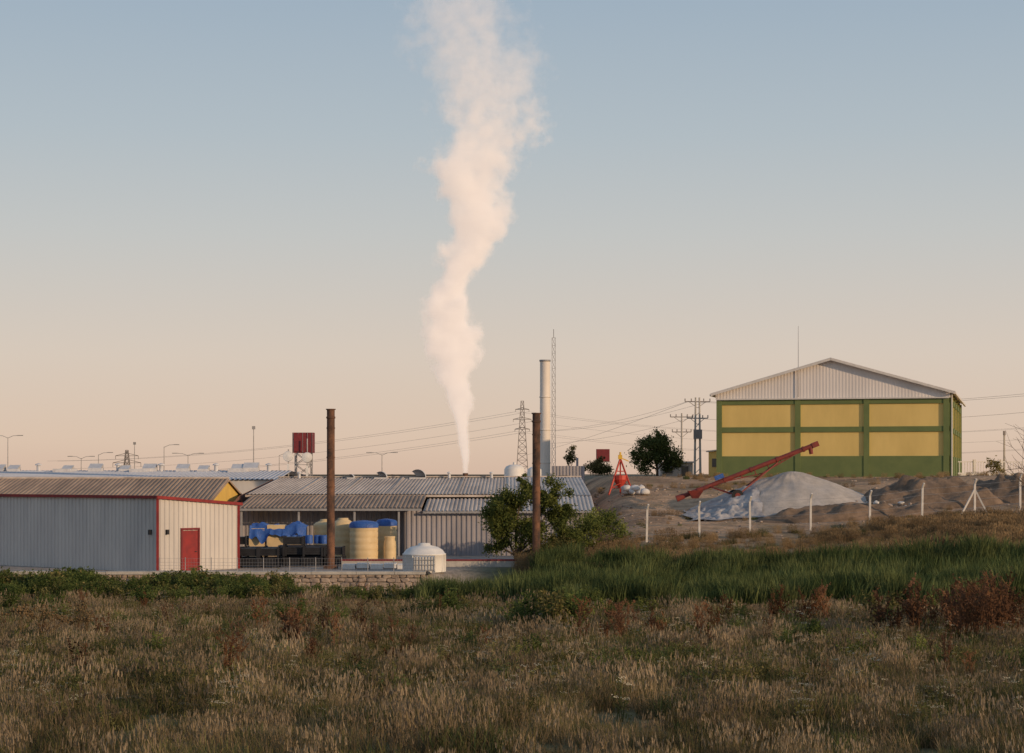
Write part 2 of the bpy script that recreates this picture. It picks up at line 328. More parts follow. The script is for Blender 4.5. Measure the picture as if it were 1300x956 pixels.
def lattice(mb,x,y,z0,z1,w0,w1,n,t,arms=()):
    f=lambda z:w0+(w1-w0)*(z-z0)/(z1-z0)
    S=((-1,-1),(1,-1),(1,1),(-1,1))
    for sx,sy in S: mb.beam((x+sx*w0,y+sy*w0,z0),(x+sx*w1,y+sy*w1,z1),t)
    zz=[z0+(z1-z0)*(1-(1-i/n)**1.0) for i in range(n+1)]
    for a,bq in zip(zz[:-1],zz[1:]):
        for i in range(4):
            s1=S[i];s2=S[(i+1)%4];wa,wb=f(a),f(bq)
            mb.beam((x+s1[0]*wa,y+s1[1]*wa,a),(x+s2[0]*wb,y+s2[1]*wb,bq),t*.6); mb.beam((x+s2[0]*wa,y+s2[1]*wa,a),(x+s1[0]*wb,y+s1[1]*wb,bq),t*.6)
            mb.beam((x+s1[0]*wb,y+s1[1]*wb,bq),(x+s2[0]*wb,y+s2[1]*wb,bq),t*.6)
    for z,al in arms:
        for s in(-1,1):
            mb.beam((x,y,z+.5*al*.5),(x+s*al,y,z),t*.8);mb.beam((x,y,z),(x+s*al,y,z),t*.8); mb.beam((x+s*al,y,z),(x+s*al,y,z-al*.3),t*.7)
mb=MB(); lattice(mb,3.85,182,2,17.6,.17,.15,22,.035); mb.cyl((3.85,182,17.6),(3.85,182,18.4),.03,n=6)
mb.build('radio_mast',['galv'])
mb=MB(); lattice(mb,3.64,700,3,31,2.2,.45,12,.24,((28,2.4),(24.5,3.2),(21,2.6))); mb.build('transmission_tower',['cable'])
mb=MB(); lattice(mb,-88,450,3,10.5,1.0,.25,6,.15,((9.2,2.6),(7.6,3.2))); mb.build('transmission_tower',['cable'])
def wire(mb,p,q,sag,r,n=16):
    p=V(p);q=V(q); mb.tube([p.lerp(q,i/n)-V((0,0,sag*4*(i/n)*(1-i/n))) for i in range(n+1)],r,3)
r=root('overhead_power_lines'); mb=MB()
for z,a in((28,2.4),(24.5,3.2),(21,2.6)):
    for s in((-1,1) if z!=24.5 else (1,)):
        wire(mb,(3.64+s*a,700,z-.8),(-210+s*a,900,z-17),4,.040); wire(mb,(3.64+s*a,700,z-.8),(190+s*a,640,z-6),6,.030)
mb.build('far_wires',['cable'],r)
mb=MB()
for i,(dx,z) in enumerate(((-1.0,12.0),(1.0,12.0),(-.8,10.4))):
    wire(mb,(17.9+dx,190,z),(5+dx*.5,250,z-1.5),.5,.013); wire(mb,(17.9+dx,190,z),(56+dx*1.0,165,z+1.2),1.1,.013)
wire(mb,(17.0,190,12),(2,420,z-1.5),.5,.018)
mb.build('near_wires',['cable'],r)
# utility poles
for (x,y,top,dbl) in((17.9,190,12.4,True),(18.1,210,11.5,False),(45.5,182,9.0,False)):
    r=root('utility_pole',(x,y,4.5)); mb=MB()
    for dx in((-.3,.3) if dbl else (0,)):
        mb.cyl((x+dx,y,3),(x+dx*.6,y,top),.13,.08,8)
    if dbl:
        for k in range(6): mb.beam((x-.3,y,5+k*1.1),(x+.3,y,5.6+k*1.1),.06)
    mb.build('shaft',['conc'],r); mb=MB()
    if not(x>40):
        for z,a in((top-.4,1.2),(top-2,1.0)):
            mb.beam((x-a,y,z),(x+a,y,z),.1)
            for s in(-1,-.5,.5,1): mb.cyl((x+s*a,y,z),(x+s*a,y,z+.3),.05,n=6)
            mb.beam((x,y,z-.6),(x+a*.7,y,z),.05);mb.beam((x,y,z-.6),(x-a*.7,y,z),.05)
    else: mb.box(x-.1,x+.1,y-.1,y+.1,top-.4,top)
    if dbl: mb.box(x-.4,x+.4,y-.5,y-.1,8.4,9.3)
    mb.build('crossarms',['cable'],r)
# street lamps
for (x,y,top,arm,d) in((-76.8,300,10.6,1.6,2),(-53,300,9.2,1.6,1),(-51,310,8.0,1.8,2),(-63,300,8.0,1.5,1),(-32.8,250,10.7,0,0),(-57.5,300,9.5,0,0),(-19.8,300,8.0,1.7,2),(-70,320,7.6,1.5,2),(-39,330,8.2,1.6,1),(30,260,8,1.4,1)):
    r=root('street_lamp',(x,y,4)); mb=MB(); mb.cyl((x,y,3.5),(x,y,top),.08,.05,8)
    for s in ((-1,1) if d==2 else ((1,) if d==1 else ())):
        mb.tube([(x,y,top-.1),(x+s*arm*.5,y,top+.25),(x+s*arm,y,top+.3)],.04,6); mb.obox((x+s*(arm+.3),y,top+.3),(.8,.3,.12))
    if d==0: mb.box(x-.2,x+.2,y-.1,y+.1,top,top+.4)
    mb.build('lamp',['galv'],r)
# antenna tower w/ maroon cabinet
r=root('antenna_tower',(-20.1,190,3.5)); mb=MB(); mb.box(-21.1,-19.1,189.2,190.8,7.05,9.0,0); mb.box(-20.95,-20.15,189.1,189.2,7.2,8.85,2); mb.build('maroon_cabinet',['maroon','galv','maroon'],r)
mb=MB(); lattice(mb,-20.1,190,2.5,7.05,.75,.75,4,.09)
for k in range(5): mb.beam((-21.0+k*.45,189.15,7.05),(-21.0+k*.45,189.15,9.0),.03)
mb.cyl((-21.4,188.5,3),(-21.4,188.5,7.4),.06,n=8); mb.cyl((-19.6,188.5,3),(-19.6,188.5,8.4),.06,n=8); mb.build('lattice_legs',['galv'],r)
mb=MB()
for x,z in((-21.4,6.7),(-19.6,6.6)):
    mb.cyl((x,188.3,z),(x,188.1,z),.5,.46,20); mb.cyl((x,188.1,z),(x,188.05,z),.46,.1,20)
mb.box(-21.5,-21.3,188.2,188.4,5.0,6.0); mb.box(-19.7,-19.5,188.2,188.4,4.8,5.8); mb.build('dishes',['white'],r)
r=root('billboard',(10.1,220,4.5)); mb=MB(); mb.box(9.4,10.9,219.8,220.1,6.4,7.8,0); mb.box(9.45,10.85,219.75,219.8,6.45,7.75,0); mb.cyl((9.7,220,3.5),(9.7,220,6.4),.07,n=8,mi=1); mb.cyl((10.6,220,3.5),(10.6,220,6.4),.07,n=8,mi=1); mb.beam((9.3,219.7,6.35),(11,219.7,6.35),.1,1); mb.build('panel',['maroon','galv'],r)

# ------------------------------------------------------------------ green/yellow warehouse
LW=18.43; rz=math.atan2(-4.6,17.85)
r=root('green_yellow_warehouse',(16.65,160,0),rz,True)
zb,ze,zr=4.6,11.55,14.2; D=30
mb=MB(); mb.add([(0,0,zb),(LW,0,zb),(LW,0,ze),(LW/2,0,zr),(0,0,ze),(0,D,zb),(LW,D,zb),(LW,D,ze),(LW/2,D,zr),(0,D,ze)],[(0,1,2,4),(5,9,7,6),(9,8,7),(1,6,7,2),(0,4,9,5)]); mb.build('walls',['y_panel'],r)
mb=MB(); mb.corr((-.1,-.05,11.05),(LW/2,-.05,11.05),(LW/2,-.05,zr+.0),(-.1,-.05,ze-.05),36,.010); mb.corr((LW/2,-.05,11.05),(LW+.1,-.05,11.05),(LW+.1,-.05,ze-.05),(LW/2,-.05,zr),36,.010); mb.build('gable',['gable'],r)
mb=MB(); cw=.42
for x in(0,6.35,11.8,LW-cw): mb.box(x-.02,x+cw,-.16,.1,zb,11.04)
for z0,z1 in((10.62,11.04),(8.38,8.8),(zb,6.45)):
    for a,c in((cw,6.35),(6.35+cw,11.8),(11.8+cw,LW-cw)): mb.box(a,c-.02,-.10,.05,z0,z1)
for z0,z1 in((8.38,8.8),(zb,6.45),(10.62,11.04)): mb.box(LW+.0,LW+.08,.1,D,z0,z1)
for k in range(6): mb.box(LW,LW+.14,k*5.9+.1,k*5.9+.5,zb,11.5)
mb.build('green_frame',['green'],r)
sl=(zr-ze)/(LW/2); o_=.45
mb=MB(); mb.corr((-o_,D+.4,ze-o_*sl+.08),(-o_,-.5,ze-o_*sl+.08),(LW/2,-.5,zr+.08),(LW/2,D+.4,zr+.08),90,.05); mb.corr((LW+o_,-.5,ze-o_*sl+.08),(LW+o_,D+.4,ze-o_*sl+.08),(LW/2,D+.4,zr+.08),(LW/2,-.5,zr+.08),90,.05)
mb.build('roof',['gable'],r)
mb=MB(); mb.beam((-o_,-.52,ze-o_*sl),(LW/2,-.52,zr),.08,0,.2); mb.beam((LW+o_,-.52,ze-o_*sl),(LW/2,-.52,zr),.08,0,.2)
mb.beam((LW+o_,-.5,ze-o_*sl-.02),(LW+o_,D,ze-o_*sl-.02),.14,0,.16); mb.beam((-o_,-.5,ze-o_*sl-.02),(-o_,D,ze-o_*sl-.02),.14,0,.16); mb.cyl((LW+.2,.1,ze-.2),(LW+.2,.1,zb),.06,n=8)
mb.build('fascia_and_gutters',['roof_edge'],r)
mb=MB(); mb.box(LW/2-9.21,LW/2+9.21,-.3,-.1,11.0,11.1); mb.build('sill_flashing',['roof_edge'],r)
mb=MB(); mb.cyl((6.6,-.2,11.2),(6.6,-.2,16.9),.035,.015,6); mb.build('lightning_rod',['galv'],r)
mb=MB(); mb.box(-1.3,-.03,4,12,zb,6.9,0); mb.obox((-.75,8,6.98),(1.5,8.4,.1),0,1,0,-.12); mb.box(-1.0,-.5,3.95,4,5.6,6.3,2); mb.build('side_annex',['y_panel','roof_edge','glass'],r)

r=root('white_railing_fence',(42,175,4.9)); mb=MB()
for k in range(30): mb.beam((38.8+k*.24,175,4.8),(38.8+k*.24,175,6.1),.05)
mb.beam((38.7,175,6.1),(46,175,6.1),.08);mb.beam((38.7,175,5.1),(46,175,5.1),.08); mb.box(38.7,46.2,174.8,175.2,4.6,5.05)
for x in(38.7,41.1,43.5,46): mb.box(x-.12,x+.12,174.85,175.15,4.6,6.3)
mb.build('railing',['white'],r)
r=root('site_cabin',(14.3,172,4.8)); mb=MB(); mb.corr((12.9,172,4.6),(15.8,172,4.6),(15.8,172,6.0),(12.9,172,6.0),14,.04); mb.box(12.92,15.78,172.08,174.5,4.6,5.98); mb.box(12.7,16,171.7,174.7,6.0,6.12); mb.box(13.3,14,171.85,171.98,5.1,5.6,1); mb.box(14.8,15.4,171.85,171.98,4.6,5.7,1); mb.build('cabin',['gable','glass'],r)

# ------------------------------------------------------------------ gravel pile, tarp, mound
def heap(name,cx,cy,rx,ry,hh,matn,n=72,m_=26,rough=.12,pw=1.0,seed=0,ridge=0):
    mb=MB(); P=[];
    for j in range(m_+1):
        q=j/m_
        for i in range(n):
            t=2*math.pi*i/n; k=1+.13*noise.noise(V((math.cos(t)*1.2+seed,math.sin(t)*1.2,seed)))
            x=cx+rx*k*q*math.cos(t); y=cy+ry*k*q*math.sin(t)
            pr=(1-q)**pw if pw!=1 else (1-math.sqrt(q*q+.006)+.0)*1.0
            g_=h0(x,y)-.06
            z=g_+max(0,pr)*(hh-(0)) + rough*noise.fractal(V((x*.6,y*.6,seed)),1,2,4)*min(1,4*(1-q))*min(1,q*4+.2)
            z+=ridge*abs(math.sin(t*9+noise.noise(V((x*.4,y*.4,0)))*2))*q*(1-q)
            z+= (h0(cx,cy)-g_)*max(0,1-q)*.9
            P.append((x,y,z))
    F=[(j*n+i,(j+1)*n+i,(j+1)*n+(i+1)%n,j*n+(i+1)%n) for j in range(m_) for i in range(n)]
    mb.add(P,F); return mb.build(name,[matn],None,True)
heap('gravel_pile',18.6,131,6.6,5.5,2.5,'gravel',rough=.14,ridge=.25)
heap('dirt_mound',27.5,129.5,5.5,3.2,1.7,'dirt',rough=.6,pw=.7,seed=4)
heap('dirt_mound',34.5,130.5,5,3,1.8,'dirt',rough=.6,pw=.7,seed=9)
heap('dirt_mound',21.5,124.6,6.5,1.6,1.0,'dirt',rough=.45,pw=.6,seed=12)
mb=MB(); nxp,nyp=70,50; P=[]
for j in range(nyp):
    for i in range(nxp):
        a=i/(nxp-1);b_=j/(nyp-1); x=11.4+a*4.8+.5*noise.noise(V((b_*3,0,a))); y=125.9+b_*4.6+.7*noise.noise(V((a*4,1,b_)))
        q=math.hypot((x-18.6)/6.6,(y-131)/5.5); z=h0(x,y)+max(0,1-q)*2.45*.98+(h0(18.6,131)-h0(x,y))*max(0,1-q)*.9
        z+=.10+(.38*abs(noise.fractal(V((x*.8,y*.8,2)),1,2,3))+.14*abs(noise.noise(V((x*2.6+y,y*2.0,4)))))*min(1,8*min(a,1-a,b_,1-b_)+.1)
        P.append((x,y,z))
mb.add(P,[(j*nxp+i,j*nxp+i+1,(j+1)*nxp+i+1,(j+1)*nxp+i) for j in range(nyp-1) for i in range(nxp-1)]); mb.build('tarpaulin',['tarp'],None,True)
def ico():
    import bmesh
    bm=bmesh.new(); bmesh.ops.create_icosphere(bm,subdivisions=2,radius=1); vv=[p.co.copy() for p in bm.verts]; ff=[tuple(q.index for q in f.verts) for f in bm.faces]; bm.free(); return vv,ff
IV,IF=ico()
def rock(mb,c,s,mi=0,sq=0):
    c=V(c);sd=R()*50; m=Matrix.Rotation(U(0,6.3) if not sq else U(-.12,.12),3,'Z' if not sq else 'Y')
    P=[]
    for p in IV:
        k=1+.35*noise.noise(p*1.3+V((sd,0,0)))
        q=p.copy()
        if sq: q=V([math.copysign(abs(a)**.6,a) for a in q])
        q=V((q.x*s[0],q.y*s[1],q.z*s[2]))*k; P.append(c+m@q)
    mb.add(P,IF,mi)
mb=MB()
for k in range(190):
    x=random.gauss(24,1.6); y=U(126,132); s=U(.05,.24); rock(mb,(x,y,h(x,y)+s*.5+U(0,.35)),(s,s*U(.6,1),s*U(.4,.9)),0 if R()<.8 else 1)
mb.build('rubble_heap',['stone','bag'])
mb=MB()
for k in range(320):
    x=U(6,36); y=U(116,150); s=U(.03,.13); rock(mb,(x,y,h(x,y)+s*.3),(s,s,s*.6),0)
mb.build('scattered_stones',['stone'])

# ------------------------------------------------------------------ auger conveyor
r=root('auger_conveyor',(14,130.5,3.4)); ay=130.2
a=V((11.2,ay,3.5)); bq=V((19.9,ay,6.9)); d=(bq-a).normalized(); up=V((-d.z,0,d.x))
mb=MB(); mb.cyl(a,bq,.15,n=16); 
for k in range(5): 
    c=a.lerp(bq,.12+.2*k); mb.cyl(c,c+d*.12,.19,n=16)
mb.cyl(bq-d*.2,bq-d*.2+V((.08,0,-.5)),.16,.13,14); mb.obox(bq+d*.15,(.45,.38,.34),0,0,0,-math.atan2(d.z,d.x)); mb.cyl(a-d*.35,a+d*.2,.22,.18,14)
mb.build('tube',['auger'],r)
mb=MB()
t0=a+(bq-a)*.25;t1=a+(bq-a)*.93; pk=a.lerp(bq,.6)-up*.5
for s in(-.12,.12):
    o1=V((0,s,0)); mb.beam(t0+o1,pk+o1,.06);mb.beam(pk+o1,t1+o1,.06)
    for k in(.35,.45,.55,.65,.75,.85):
        c=a.lerp(bq,k)+o1
        tt=(k-.25)/.35 if k<.6 else (.93-k)/.33
        mb.beam(c,c-up*.5*max(0,min(1,tt)),.04)
for s in(-.9,.9):
    f=V((14.8,ay+s,h0(14.8,ay)+1.0)); mb.beam(f,a.lerp(bq,.72)-up*.2+V((0,s*.2,0)),.08); mb.beam(f,a.lerp(bq,.22)-up*.1+V((0,s*.2,0)),.08)
mb.beam((14.8,ay-.95,h0(14.8,ay)+1.0),(14.8,ay+.95,h0(14.8,ay)+1.0),.12)
mb.build('undercarriage',['auger'],r)
mb=MB()
for s in(-1.05,1.05):
    c=V((14.8,ay+s,h0(14.8,ay)+1.0)); mb.cyl(c-V((0,.1,0)),c+V((0,.1,0)),.38,n=20); mb.cyl(c-V((0,.12,0)),c+V((0,.12,0)),.18,n=14,mi=1)
mb.build('wheels',['rubber','auger'],r)
mb=MB(); c=a+V((.9,-.1,.0)); mb.add([c+V(p) for p in((-.5,-.5,.4),(.5,-.5,.4),(.5,.5,.4),(-.5,.5,.4),(-.2,-.2,-.1),(.2,-.2,-.1),(.2,.2,-.1),(-.2,.2,-.1))],[(0,1,5,4),(1,2,6,5),(2,3,7,6),(3,0,4,7),(4,5,6,7)]); mb.obox(a.lerp(bq,.3)+up*.32,(.6,.35,.28),0,1,0,-.37); mb.build('hopper_and_motor',['auger','blue'],r)

# red tripod hopper
gx,gy=7.7,140; gz=h0(gx,gy)
r=root('red_tripod_hoist',(gx,gy,gz)); mb=MB(); top=V((gx,gy,gz+2.6))
F_=[V((gx-.85,gy-.5,gz)),V((gx+.9,gy-.45,gz)),V((gx+.05,gy+.9,gz))]
for f in F_: mb.beam(f,top,.1)
for k in(.2,.42,.65):
    for i in range(3): mb.beam(F_[i].lerp(top,k),F_[(i+1)%3].lerp(top,k),.07)
for i in range(3): mb.beam(F_[i].lerp(top,.2),F_[(i+1)%3].lerp(top,.42),.05)
mb.lathe((gx,gy,gz+.5),[(.15,0),(.5,.6),(.5,.9),(.46,.9),(.1,.1)],14); mb.build('frame',['hopper'],r)
mb=MB(); mb.box(gx-.15,gx+.13,gy-.15,gy+.15,gz+2.55,gz+2.85); mb.cyl((gx,gy,gz+2.8),(gx,gy,gz+3.05),.07,n=8); mb.beam((gx-.1,gy,gz+2.7),(gx+.6,gy,gz+2.4),.07); mb.build('head',['yel'],r)
mb=MB()
for k in range(9): rock(mb,(8.4+U(-.5,1.1),139.3+U(-.4,.5),h0(8.8,139.3)+.2+.25*(k%2)),(.38,.28,.22))
mb.build('white_sacks',['bag'],None,True)

# ------------------------------------------------------------------ yard objects
def ptank(x,y,rad,hh,lid):
    r=root('plastic_tank',(x,y,0)); mb=MB(); pr=[(rad*.97,0)]
    z=.0
    while z<hh-.3: pr+=[(rad,z+.05),(rad,z+.28),(rad*.97,z+.32)]; z+=.36
    pr+=[(rad*.95,hh-.1),(rad*.8,hh)]
    if not lid: pr+=[(.3,hh+.12),(.3,hh+.2),(.01,hh+.2)]
    mb.lathe((x,y,0),pr,26); mb.build('shell',['tank'],r,True)
    if lid: mb=MB(); mb.lathe((x,y,hh-.22),[(rad*1.03,-.04),(rad*1.03,.16),(rad*.9,.28),(rad*.5,.34),(.01,.38)],26); mb.build('blue_cover',['blue'],r,True)
ptank(-8.35,111,.8,2.25,True); ptank(-9.65,112.5,.62,2.3,False); ptank(-7.2,113,.6,2.3,True); ptank(-10.8,114,.7,2.2,False); ptank(-6.9,111.2,.35,1.3,False)
r=root('pallet_stack_with_tarp',(-13,113,0)); mb=MB()
for k,(x,w,hh) in enumerate(((-14.6,.9,1.9),(-13.5,1.0,2.1),(-12.4,.9,1.8))):
    mb.box(x-w/2,x+w/2,112.6,113.6,0,hh,0)
    for z in(.3,.8,1.3,1.7): mb.box(x-w/2-.02,x+w/2+.02,112.57,112.6,z,z+.08,0)
mb.build('stacked_crates',['tank'],r)
mb=MB(); n_=40; P=[]
for j in range(14):
    for i in range(n_):
        x=-15.0+i*.083; y=112.3+j*.12; ed=j/13
        z=2.05+.28*noise.fractal(V((x*1.1,y,1)),1,2,3)-(.9*ss(.25,0,ed))*(0.5+abs(noise.noise(V((x*1.3,0,0)))))
        P.append((x,y+(.0),z))
mb.add(P,[(j*n_+i,j*n_+i+1,(j+1)*n_+i+1,(j+1)*n_+i) for j in range(13) for i in range(n_-1)]); mb.build('blue_tarp',['blue'],r)
r=root('blue_drum_row',(-11.5,109,0)); mb=MB()
for k in range(6): 
    x=-12.5+k*.42+U(-.05,.05); mb.lathe((x,109.3+U(-.2,.2),1.15+.0*k),[(.2,0),(.21,.2),(.2,.22),(.21,.42),(.18,.47),(.01,.47)],14)
mb.build('drums',['blue'],r,True); 
mb=MB(); mb.box(-12.9,-10.1,108.8,109.8,.0,1.0,0)
for k in range(5): mb.box(-12.92,-10.08,108.76,109.84,.1+k*.22,.18+k*.22,0)
mb.build('pallets',['crate'],r)
mb=MB()
def crate(mb,x,y,z,w=1.0,dp=.9,hh=.62,mi=0):
    mb.box(x-w/2+.05,x+w/2-.05,y-dp/2+.05,y+dp/2-.05,z+.08,z+hh-.05,mi)
    for k in range(4): zz=z+.1+k*(hh-.14)/4; mb.box(x-w/2,x+w/2,y-dp/2,y+dp/2,zz,zz+.07,mi)
    for sx in(-1,1):
        for sy in(-1,1): mb.box(x+sx*w/2-.05,x+sx*w/2+.05,y+sy*dp/2-.05,y+sy*dp/2+.05,z,z+hh-.01,mi)
for i in range(6):
    for k in range(3 if i in(0,3) else 2): crate(mb,-15.0+i*1.06+U(-.06,.06),107.3+U(-.3,.3),k*.55,hh=.54)
for i in range(3): 
    for k in range(2): crate(mb,-15.2+i*1.1,105.6,k*.55,hh=.54)
mb.build('crate_stack',['crate'])
r=root('low_kerb_wall',(-4,106.5,0)); mb=MB(); mb.box(-9.2,2.2,106.3,106.7,-.2,.32,0); mb.box(-9.25,2.25,106.26,106.74,.32,.40,1); mb.build('wall',['conc','maroon'],r)
r=root('pale_slab_stack',(-6.5,104,0)); mb=MB()
for k in range(7): mb.obox((-8.6+k*.72,104.3,.12+.05*(k%2)),(.66,1.2,.24),U(-.05,.05),0)
mb.build('slabs',['white'],r)
r=root('water_tank',(-4.5,101,0)); mb=MB(); mb.lathe((-4.5,101,0),[(1.06,0),(1.08,.1),(1.08,.85),(1.12,.87),(1.12,.93),(1.06,.95),(.95,1.12),(.7,1.27),(.32,1.36),(.3,1.46),(.01,1.48)],32); mb.build('shell',['white'],r,True)
mb=MB()
for k in range(12):
    t=math.pi*2*k/12; mb.beam((-4.5+1.09*math.cos(t),101+1.09*math.sin(t),.0),(-4.5+1.09*math.cos(t),101+1.09*math.sin(t),.86),.05)
mb.build('ribs',['white'],r)
r=root('ibc_tote',(-4.4,99.3,0)); mb=MB(); mb.box(-4.9,-3.9,98.85,99.75,.14,.85,0)
for k in range(8): mb.beam((-4.93+k*.151,98.8,.1),(-4.93+k*.151,98.8,.9),.025,1)
for z in(.2,.45,.7,.9): mb.beam((-4.95,98.78,z),(-3.86,98.78,z),.03,1)
for x in(-4.85,-4.4,-3.95): mb.box(x-.06,x+.06,98.8,99.8,0,.12,1)
mb.build('cage_and_bottle',['white','galv'],r)
# stone retaining wall
r=root('stone_wall',(-17,97.8,-1.3)); mb=MB(); mb.box(-45,-4.35,97.66,98.2,-1.9,.02); mb.build('core',['mortar'],r)
mb=MB()
z=-1.5
while z<0.0:
    x=-34+U(0,.3); hh=U(.1,.15)
    while x<-4.4:
        w=U(.12,.3); rock(mb,(x+w,97.66,z+hh+U(-.03,.03)),(w,.10,hh*U(.85,1.1)),0,1); x+=2*w*.97
    z+=hh*1.9
mb.build('stones',['stone'],r,False)
mb=MB(); x=-45
while x<-4.6:
    w=U(1.6,2.4); mb.box(x,min(x+w,-4.3),97.5,98.3,.03,.17+U(-.02,.02)); x+=w+.02
mb.build('coping',['conc'],r)
r=root('wire_fence',(-12,98.6,.1)); mb=MB()
for k in range(11):
    x=-17.6+k*1.3; mb.cyl((x,98.25,.15),(x,98.25,.85),.02,n=6)
for z in(.3,.45,.6,.8): mb.tube([(-17.6,98.25,z),(-11,98.25,z-.02),(-4.6,98.25,z)],.005,3)
for k in range(90): mb.beam((-17.6+k*.145,98.25,.2),(-17.6+k*.145,98.25,.8),.005)
mb.build('posts_and_wires',['galv'],r)
# concrete post fence on the slope
r=root('concrete_post_fence',(18,120,1)); mb=MB(); pts=[(2.05,112),(4.8,115),(8,117),(11.3,118.6),(14.5,120),(18.2,120),(21.8,120),(25.4,122),(28.9,123),(32,124),(35.6,125)]
tops=[]
for x,y in pts:
    z=h(x,y)-.2; l=U(-.04,.04); t=V((x+l,y,z+2.15)); mb.beam((x,y,z),t,.12); mb.beam(t,t+V((.05,-.22,.3)),.1); tops.append((V((x,y,z)),t))
for a,c in((0,.9),(8,-1.0),(8,.9)):
    p=tops[a][0]; mb.beam((p.x+c,p.y-.2,p.z),tops[a][0].lerp(tops[a][1],.85),.1)
mb.build('posts',['post'],r); mb=MB()
for (a0,a1),(b0,b1) in zip(tops[:-1],tops[1:]):
    for k in(.3,.55,.8,.98): mb.tube([a0.lerp(a1,k),(a0.lerp(a1,k)+b0.lerp(b1,k))/2-V((0,0,.03)),b0.lerp(b1,k)],.008,3)
mb.build('wires',['galv'],r)

# ------------------------------------------------------------------ trees
def tree(name,x,y,z0,crowns,leafm,nleaf,ls,trunk=.12,clump=.35):
    """crowns: list of (cx,cy,cz,rx,ry,rz)"""
    r=root(name,(x,y,z0)); mb=MB(); tot=sum(c[3]*c[4]*c[5] for c in crowns)
    fork=V((x,y,z0+(min(c[2] for c in crowns)-z0)*.45)); mb.cyl((x,y,z0-.2),fork,trunk,trunk*.75,9)
    lf=MB()
    for c in crowns:
        C=V(c[:3]); mid=fork.lerp(C,.5)+V((U(-.15,.15),U(-.15,.15),0)); mb.cyl(fork,mid,trunk*.6,trunk*.4,7); mb.cyl(mid,C,trunk*.4,trunk*.2,6)
        nc=max(6,int(70*(c[3]*c[4]*c[5]/tot)**.8)); per=int(nleaf*c[3]*c[4]*c[5]/tot/nc)
        for k in range(nc):
            d=V((random.gauss(0,1),random.gauss(0,1),random.gauss(0,1))).normalized()*(U(.25,1.12)); q=C+V((d.x*c[3],d.y*c[4],d.z*c[5]))
            mb.cyl(C.lerp(q,.1),q,trunk*.14,.008,4,0,False)
            cr=clump*U(.5,1.4)*min(1.2,max(c[3],.5))
            for i in range(per):
                p=q+V((random.gauss(0,.5),random.gauss(0,.5),random.gauss(0,.42)))*cr
                a=V((U(-1,1),U(-1,1),U(-.8,.8))).normalized(); b_=a.cross(V((U(-1,1),U(-1,1),U(-1,1)))).normalized(); s=ls*U(.6,1.4)
                lf.add([p-a*s,p+b_*s*.45,p+a*s,p-b_*s*.45],[(0,1,2,3)])
    mb.build('trunk_and_limbs',['bark'],r); lf.build('foliage',[leafm],r)
tree('leafy_tree',.2,109,0,[(-.7,109,2.2,1.1,1.1,1.3),(.1,109.3,3.5,1.1,1,1.0),(1.7,109,3.8,1.1,1,1.0),(2.5,109.2,2.7,1.0,1,1.1),(.9,109,1.7,1.3,1,1.2),(.6,109.3,4.6,.5,.5,.4),(2.7,109.3,3.9,.7,.6,.6),(-.7,109,1.1,.8,.8,.7),(2.9,109,1.4,.9,.8,.8)],'leaf_a',33000,.075,.12,.40)
tree('dark_tree',12.4,168,4.7,[(12.3,168,7.0,1.4,1.3,1.2),(11.2,168,6.2,1.0,1,1.0),(13.4,168,6.4,1.1,1,1.1),(12.6,168,8.0,.9,.9,.7),(11.6,168.4,7.7,.5,.5,.5)],'leaf_dark',15000,.10,.14,.45)
tree('small_tree',5.9,200,4,[(5.9,200,6.8,.5,.5,.8),(6.2,200,7.6,.3,.3,.4)],'leaf_olive',1500,.09,.06,.35)
tree('small_tree',8.6,200,4,[(8.4,200,5.6,1.0,.8,.8),(9.4,200,5.4,.9,.8,.7),(8.9,200,6.4,.6,.6,.5)],'leaf_olive',3500,.10,.07,.4)
tree('shrub',3.4,112,.2,[(3.0,112,1.2,1.0,1,.8),(3.9,112.5,1.7,.9,.9,.9),(4.6,113,1.6,.8,.8,.8)],'leaf_a',7500,.06,.06,.4)
tree('shrub',5.2,114.5,.9,[(4.9,114.5,2.1,.7,.7,.8),(5.6,115,2.3,.7,.7,.7),(6.3,115,1.7,.6,.6,.5)],'leaf_a',5500,.06,.05,.4)
tree('shrub',2.2,108.5,0,[(1.9,108.5,.9,.9,.8,.7),(2.9,108.6,1.0,.8,.8,.7)],'leaf_olive',4500,.06,.05,.4)
tree('shrub',40,166,4.8,[(40.6,166,5.6,.8,.8,.7),(47,168,5.9,1.4,1,1.2)],'leaf_olive',2500,.1,.05,.4)
r=root('bare_tree',(17.4,60,-.3)); mb=MB()
def twig(p,d,l,rad,dep):
    q=p+d*l; mb.cyl(p,q,rad,rad*.65,5,0,False)
    if dep==0: return
    for k in range(3 if dep>1 else 2):
        nd=(d+V((U(-.7,.7),U(-.7,.7),U(-.35,.6)))).normalized(); twig(p.lerp(q,U(.5,1)),nd,l*U(.55,.78),rad*.6,dep-1)
twig(V((17.4,60,-.5)),V((-.06,0,1)).normalized(),3.2,.06,5); mb.build('branches',['bark'],r)
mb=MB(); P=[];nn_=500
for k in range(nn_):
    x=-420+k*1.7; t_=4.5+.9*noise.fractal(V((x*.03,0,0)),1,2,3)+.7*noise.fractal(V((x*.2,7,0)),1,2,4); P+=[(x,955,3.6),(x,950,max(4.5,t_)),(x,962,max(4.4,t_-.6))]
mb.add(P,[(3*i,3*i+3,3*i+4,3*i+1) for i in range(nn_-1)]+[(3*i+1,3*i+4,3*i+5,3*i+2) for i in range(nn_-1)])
mb.build('distant_treeline',['hazy'],None,False)

